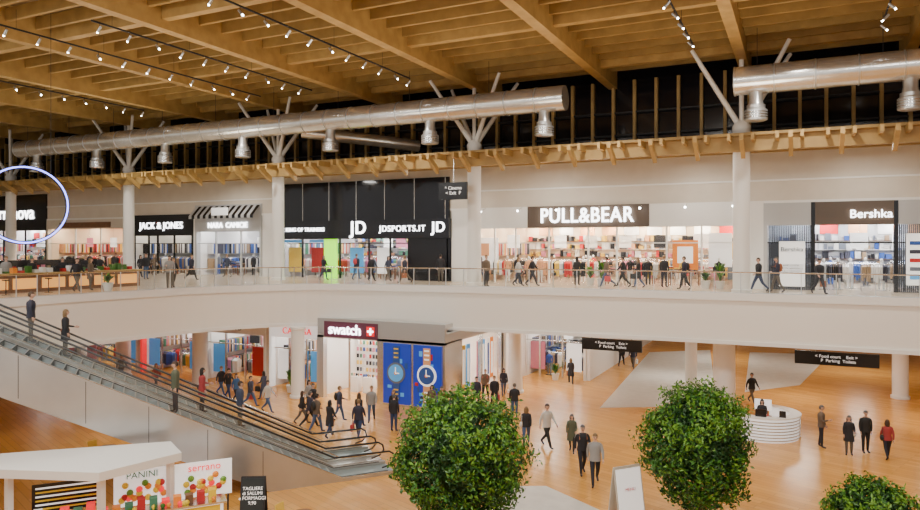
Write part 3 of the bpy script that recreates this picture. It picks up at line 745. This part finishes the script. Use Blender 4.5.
# ------------------------------------------------------------ people
P_skin=mat('skin',(0.62,0.38,0.27),0.55); P_lip=mat('lips',(0.5,0.18,0.15),0.5); P_eye=mat('eye_dark',(0.02,0.015,0.01),0.3)
P_top=mat('p_top',(0.05,0.05,0.08),0.8); P_leg=mat('p_leg',(0.03,0.035,0.06),0.85); P_hair=mat('p_hair',(0.04,0.02,0.012),0.6); P_shoe=mat('p_shoe',(0.03,0.02,0.02),0.5)
P_bag=mat('p_bag',(0.25,0.10,0.05),0.6)
SLOTS=[P_skin,P_top,P_leg,P_hair,P_shoe,P_bag,P_eye,P_lip]
def person_mesh(name,la,lb,ka,kb,aa,ab,ea,eb,female=False,coat=.82,bag=None,long=False,lean=0.0):
    V=[];E=[];Rd=[];Bm=[]
    def vtx(p,r): V.append(Vector(p)); Rd.append(r); return len(V)-1
    def bone(i,j,m): E.append((i,j)); Bm.append(m)
    pel=vtx((0,0,.96),.13); bel=vtx((0,0,1.12),.12 if not female else .10); che=vtx((0,0,1.3),.145 if not female else .12); up=vtx((0,.0,1.41),.105); nk=vtx((0,.0,1.50),.058); nt=vtx((0,-.02,1.6),.052)
    bone(pel,bel,1);bone(bel,che,1);bone(che,up,1);bone(up,nk,1);bone(nk,nt,0)
    hands=[]
    for sx,a,k,ar,el in((-1,la,ka,aa,ea),(1,lb,kb,ab,eb)):
        hip=vtx((sx*.09,0,.89),.105); H=V[hip]
        kn=H+Vector((sx*.02,-math.sin(a),-math.cos(a)))*.43; kni=vtx(kn,.068)
        mid=vtx(H.lerp(kn,.5),.09)
        g=a-k; an=kn+Vector((0,-math.sin(g),-math.cos(g)))*.42; cm=vtx(kn.lerp(an,.35),.062); ani=vtx(an,.045)
        fd=Vector((sx*.15,-math.cos(g*.8),math.sin(g*.8)*1.0)).normalized()
        toe=an+fd*.17+Vector((0,0,-.045)); ti=vtx(toe,.036)
        bone(pel,hip,2);bone(hip,mid,2);bone(mid,kni,2);bone(kni,cm,2);bone(cm,ani,2);bone(ani,ti,4)
        w=.19 if not female else .165
        sh=vtx((sx*w,0,1.405),.066); S=V[sh]
        elb=S+Vector((sx*.16,-math.sin(ar),-math.cos(ar))).normalized()*.28; ei=vtx(elb,.052)
        g2=ar+el; wr=elb+Vector((-sx*.03,-math.sin(g2),-math.cos(g2))).normalized()*.25; wi=vtx(wr,.033)
        bone(up,sh,1);bone(sh,ei,1);bone(ei,wi,1)
        hands.append((sx,wr,Vector((-sx*.03,-math.sin(g2),-math.cos(g2))).normalized()))
    me=bpy.data.meshes.new('t'); me.from_pydata(V,E,[]); o=bpy.data.objects.new('t',me); COL.objects.link(o)
    md=o.modifiers.new('s','SKIN'); md.use_smooth_shade=True
    sv=me.skin_vertices[0].data
    for i,r in enumerate(Rd): sv[i].radius=(r,r); sv[i].use_root=(i==0)
    ss=o.modifiers.new('u','SUBSURF'); ss.levels=1; ss.render_levels=1
    bpy.context.view_layer.update()
    ev=bpy.data.meshes.new_from_object(o.evaluated_get(bpy.context.evaluated_depsgraph_get()))
    b=MB(); b.ms=list(SLOTS)
    b.v=[tuple((v.co.x,v.co.y*(.85 if v.co.z>.95 and abs(v.co.x)<.16 else 1),v.co.z)) for v in ev.vertices]
    for p in ev.polygons:
        c=p.center; best=9;bm=1
        for (i,j),m in zip(E,Bm):
            a_,c_=V[i],V[j]; t=max(0,min(1,(c-a_).dot(c_-a_)/max(1e-6,(c_-a_).length_squared))); dd=(a_.lerp(c_,t)-c).length-(Rd[i]*(1-t)+Rd[j]*t)*.8
            if dd<best: best=dd;bm=m
        if bm==2 and c.z>.93: bm=1
        b.f.append(list(p.vertices)); b.m.append(bm)
    bpy.data.objects.remove(o)
    k=.9 if female else 1
    if coat:
        prof=[(.075,1.50),(.10,1.475),(.175*k,1.43),(.205*k,1.36),(.195*k,1.2),(.175*k,1.08),(.19,.96),(.20,.86)]
        if coat<.8: prof+=[(.215,.72),(.225,coat)]
        b.rings([[(r*math.cos(2*math.pi*i/18),r*.70*math.sin(2*math.pi*i/18),z) for i in range(18)] for r,z in prof],P_top,False)
    for sx,w,dr in hands:
        side=Vector((0,1,0))-dr*Vector((0,1,0)).dot(dr); side.normalize(); nrm=dr.cross(side)
        b.path([w-dr*.01,w+dr*.02,w+dr*.06,w+dr*.088],[.024,.027,.034,.03],P_skin,8,True)
        for i,(o_,L) in enumerate(((-.028,.066),(-.01,.076),(.01,.07),(.027,.055))):
            q=w+dr*.08+side*o_; cu=nrm*(-sx)*.012
            b.path([q,q+dr*L*.5+cu*.6,q+dr*L*.9+cu*2],[.010,.009,.007],P_skin,6)
        q=w+dr*.03-side*.03; b.path([q,q+dr*.03-side*.025,q+dr*.058-side*.028],[.012,.011,.008],P_skin,6)
    hc=Vector((0,-.02,1.665))
    def hf(p):
        q=p.copy()
        if q.z<0: q.x*=1-.30*(-q.z/.12); q.y*=1-.12*(-q.z/.12)
        return q
    b.sphere(hc,(.078,.097,.120),P_skin,16,12,hf)
    b.path([hc+Vector((0,-.088,.025)),hc+Vector((0,-.110,-.018)),hc+Vector((0,-.086,-.03))],[.007,.015,.008],P_skin,6)
    for sx in(-1,1):
        b.sphere(hc+Vector((sx*.076,.008,-.005)),(.012,.022,.03),P_skin,8,6)
        b.sphere(hc+Vector((sx*.03,-.086,.008)),(.012,.008,.008),P_eye,8,5)
        b.obox(hc+Vector((sx*.03,-.093,.028)),.03,.008,.006,P_hair)
    b.obox(hc+Vector((0,-.084,-.055)),.042,.012,.012,P_lip)
    b.sphere(hc+Vector((0,.008,.01)),(.088,.105,.125),P_hair,16,12,None,lambda q: q.z>.045 or (q.y>.0 and q.z>-.07))
    if long:
        b.sphere(hc+Vector((0,.05,-.08)),(.092,.062,.17),P_hair,14,10)
        for sx in(-1,1): b.path([hc+Vector((sx*.07,0,.05)),hc+Vector((sx*.085,.0,-.06)),hc+Vector((sx*.08,-.01,-.18))],[.02,.028,.012],P_hair,8)
    if bag=='back': 
        b.sphere((0,.17,1.25),(.15,.10,.22),P_bag,12,8)
        for sx in(-1,1): b.path([(sx*.1,.1,1.44),(sx*.12,-.06,1.45),(sx*.13,-.13,1.3),(sx*.12,.1,1.1)],.016,P_bag,6)
    if bag=='hand':
        sx,w,dr=hands[1]; c=w+Vector((0.02,0,-.36)); b.obox(c,.10,.32,.30,P_bag)
        b.path([c+Vector((0,-.09,.14)),w+Vector((0,-.03,-.08)),w+Vector((0,.03,-.08)),c+Vector((0,.09,.14))],.008,P_bag,5)
    if bag=='shoulder':
        b.sphere((.22,.02,.95),(.07,.16,.14),P_bag,10,8); b.path([(.2,.1,1.02),(.19,.03,1.46),(.2,-.1,1.02)],.012,P_bag,5)
    zmin=min(v[2] for v in b.v); b.v=[(v[0],v[1],v[2]-zmin) for v in b.v]
    return b.mesh(name,True)
r_=math.radians
VAR={
 'walkA':person_mesh('walkA',r_(26),r_(-20),r_(6),r_(26),r_(-22),r_(24),r_(12),r_(22)),
 'walkB':person_mesh('walkB',r_(-20),r_(24),r_(32),r_(5),r_(22),r_(-18),r_(25),r_(10),bag='hand'),
 'walkC':person_mesh('walkC',r_(18),r_(-14),r_(8),r_(18),r_(-16),r_(16),r_(20),r_(50),bag='back'),
 'stand':person_mesh('stand',r_(2),r_(-2),r_(1),r_(2),r_(3),r_(-3),r_(10),r_(8)),
 'phone':person_mesh('phone',r_(4),r_(-4),r_(3),r_(6),r_(15),r_(8),r_(95),r_(12)),
 'fwalk':person_mesh('fwalk',r_(22),r_(-16),r_(6),r_(26),r_(-18),r_(18),r_(12),r_(20),True,.83,'shoulder',True),
 'fcoat':person_mesh('fcoat',r_(-14),r_(18),r_(22),r_(6),r_(16),r_(10),r_(20),r_(60),True,.55,'hand',True),
 'fstand':person_mesh('fstand',r_(3),r_(-3),r_(2),r_(2),r_(5),r_(10),r_(10),r_(70),True,.6,'shoulder',True)}
tops=[mat('top_%d'%i,c,.8) for i,c in enumerate([(0.02,0.02,0.025),(0.03,0.03,0.05),(0.02,0.02,0.02),(0.05,0.06,0.10),(0.30,0.29,0.28),(0.14,0.10,0.07),(0.35,0.04,0.04),(0.55,0.52,0.48),(0.04,0.10,0.22),(0.09,0.10,0.06)])]
legs=[mat('trousers_%d'%i,c,.85) for i,c in enumerate([(0.02,0.02,0.03),(0.03,0.05,0.12),(0.02,0.02,0.02),(0.06,0.10,0.2),(0.12,0.10,0.08)])]
hairs=[mat('hair_%d'%i,c,.6) for i,c in enumerate([(0.02,0.012,0.008),(0.06,0.03,0.015),(0.20,0.12,0.05),(0.10,0.09,0.085)])]
bags=[mat('bag_%d'%i,c,.6) for i,c in enumerate([(0.02,0.02,0.02),(0.35,0.12,0.05),(0.75,0.72,0.68),(0.5,0.05,0.06)])]
def person(x,y,z,var,head,sc=1.0,top=None,leg=None):
    if var is None: var=random.choice(list(VAR))
    fem=var[0]=='f'
    o=bpy.data.objects.new('woman' if fem else 'man',VAR[var]); COL.objects.link(o)
    o.location=(x,y,z); o.rotation_euler=(0,0,r_(head)); sc*=(.98 if fem else 1.04); o.scale=(sc*1.05,sc*1.05,sc)
    for i,m in((1,tops[top] if top is not None else random.choice(tops)),(2,legs[leg] if leg is not None else random.choice(legs)),(3,random.choice(hairs)),(5,random.choice(bags))):
        o.material_slots[i].link='OBJECT'; o.material_slots[i].material=m
G=[(-7.3,27.3,'walkA',20,1.12,4),(-8.1,28.3,'walkC',30,1.1,0),(-10.7,31.4,'walkA',60,1.12,7),(-11.7,31.3,'fwalk',200,1.05,0),
 (-9.4,31.1,'fcoat',10,1.0,9),(-14.1,35.9,'phone',200,1.0,0),(-16.8,40.9,'fwalk',30,1,None),(-16.2,38.0,'walkB',30,1,0),(-17.0,37.2,'walkA',20,1,1),(-17.4,39.4,'walkC',10,1,5),
 (-14.1,46.4,'fcoat',200,1,0),(-12.6,55,'walkA',180,1,0),(-11.6,54.5,'walkB',0,1,1),(-22.9,29.3,'walkA',150,1.05,1),(-20.9,28.3,'fcoat',170,1.05,0),(-22.0,28.7,'walkC',160,1.05,5),
 (-19.6,28.9,'walkB',200,1.05,1),(-20.6,30.4,'fwalk',180,1.05,0),(-20.8,31.9,'walkA',30,1.05,4),(-19.6,32.2,'fwalk',30,1,2),(-33,33.3,'walkA',90,1,0),(-31.8,32.7,'walkC',90,1,2),(-30.6,32.1,'fwalk',80,1,8),
 (-29.1,31.7,'walkB',100,1,1),(-29.6,33.4,'fcoat',270,1,3),(-17.3,33.4,'walkA',0,1.05,6),(-18.4,34.3,'fwalk',40,1,5),(-42.7,33.7,'walkA',90,1,0),
 (.9,36.9,'phone',80,1.05,5),(2.0,36.2,'fstand',0,1.0,0),(2.7,36.9,'stand',20,1.02,2),(3.5,36.3,'fwalk',190,1.0,6),(-1.7,38.1,'fstand',0,1,0),(-2.6,45.5,'walkA',40,1,0),(-24.4,31.5,'walkB',80,1,0),(-25.4,32.4,'fwalk',85,1,4),
 (-22.4,31.2,'walkC',130,1,3),(-23.8,29.8,'fwalk',140,1,0),(-18.6,30.6,'stand',180,1,0),(-38,32.6,'fwalk',90,1,6),(-27.2,31.0,'walkA',95,1,7)]
for x,y,v,h,sc,t in G: person(x,y,.0065,v,h,sc,t)
Ug=[(-14.7,40.4,'walkA',90,0),(-15.5,40.1,'fwalk',90,7),(-16.2,41.8,'stand',160,0),(-12.4,42.1,'fstand',180,2),(-10.4,41.5,'walkB',-90,5),(-9.5,41.8,'walkA',-90,0),(-8.5,41.4,'fcoat',-80,2),(-5.8,40.6,'walkC',-80,1),
 (-2.0,40.9,'walkA',-60,0),(-1.1,40.4,'walkC',-70,1),(.9,40.5,'walkB',30,0),(-26.7,41.0,'walkA',80,0),(-25.7,41.5,'fwalk',80,3),(-21.8,41.9,'stand',200,0),(-17.0,38.6,'stand',60,5),(-28.8,42.2,'walkC',180,1),
 (-35.3,25.9,'fstand',120,5),(-34.6,24.6,'walkA',90,0),(-32.6,28.9,'phone',60,4),(-33.4,29.9,'fwalk',70,0),(-39,22,'stand',60,0),(-39,25,'fstand',60,2),(-38.6,28,'stand',80,0),(-38.9,23.5,'stand',80,4),(-38.7,26.6,'fstand',70,0),(-44,33,'walkA',90,0),(-46,38,'fwalk',90,0),(-39.5,37,'walkB',100,1),(-40,41,'walkA',-80,3),
 (-48,41,'fwalk',90,5),(-52,40.5,'walkB',80,0),(-56,41,'walkA',90,1),(-43,36,'stand',70,0),(-30.5,40.6,'fcoat',80,0),(-23.6,40.2,'walkB',-90,1),(-19.0,42.3,'fwalk',180,3),(-7.2,42.4,'stand',160,0)]
for x,y,v,h,t in Ug: person(x,y,UZ+.001,v,h,1,t)
for s_,w,v,t,hd in((10.7,WF,'stand',1,141),(9.8,WF+.05,'fstand',0,141),(3.2,WF,'stand',3,141),(4.9,WF+.1,'fstand',6,141),(6.0,WN,'stand',9,-39)):
    i=int(s_/.38); s_=(i+.5)*.38; p=W(s_,w,0); person(p[0],p[1],(i+1)*.2+.005,v,hd-0,1.02,t)

# ------------------------------------------------------------ lights
def area(name,loc,rot,size,power,col=(1,.95,.87)):
    l=bpy.data.lights.new(name,'AREA'); l.shape='DISK'; l.size=size; l.energy=power; l.color=col
    o=bpy.data.objects.new(name,l); COL.objects.link(o); o.location=loc; o.rotation_euler=rot
for x in(-34,-20,-6,6): area('overhead_fill',(x,9.5,20),(r_(25),0,0),5,2100)  # added fill lights out of view above the camera, no fixture behind them
for x,y in((-26,24),(-14,27),(-2,30),(-40,30)): area('roof_fill',(x,y,12.0),(math.pi,0,0),4,330,(1,.90,.72))  # unseen upward fills over the void, added to brighten the timber roof
for x in(-45,-33,-22,-10,0,10):
    l=bpy.data.lights.new('spot','SPOT'); l.energy=2300; l.spot_size=r_(110); l.spot_blend=.6; l.shadow_soft_size=.25; l.color=(1,.94,.85)
    o=bpy.data.objects.new('spot_lamp',l); COL.objects.link(o); o.location=(x,33,18.6); o.rotation_euler=(r_(15),0,0)
for x,y in((-22,41),(-30,41),(-14,41),(-5,41),(3,41),(-40,41)): area('canopy_downlight',(x,40.1,14.4),(0,0,0),1.0,150)
for x,y in((-15,44),(-8,52),(0,48),(-6,62),(4,60),(7,44)): area('soffit_light',(x,y,4.35),(0,0,0),2.0,230)
w=bpy.data.worlds.new('world'); scene.world=w; w.use_nodes=True
w.node_tree.nodes['Background'].inputs[0].default_value=(1,.96,.90,1); w.node_tree.nodes['Background'].inputs[1].default_value=.75

# ------------------------------------------------------------ camera
c=bpy.data.cameras.new('camera'); co=bpy.data.objects.new('camera',c); COL.objects.link(co)
co.location=(0,0,9.5); co.rotation_euler=(math.pi/2,0,r_(25.9)); c.sensor_width=36; c.lens=36*700/920; c.shift_y=-10/920; c.clip_end=300
scene.camera=co
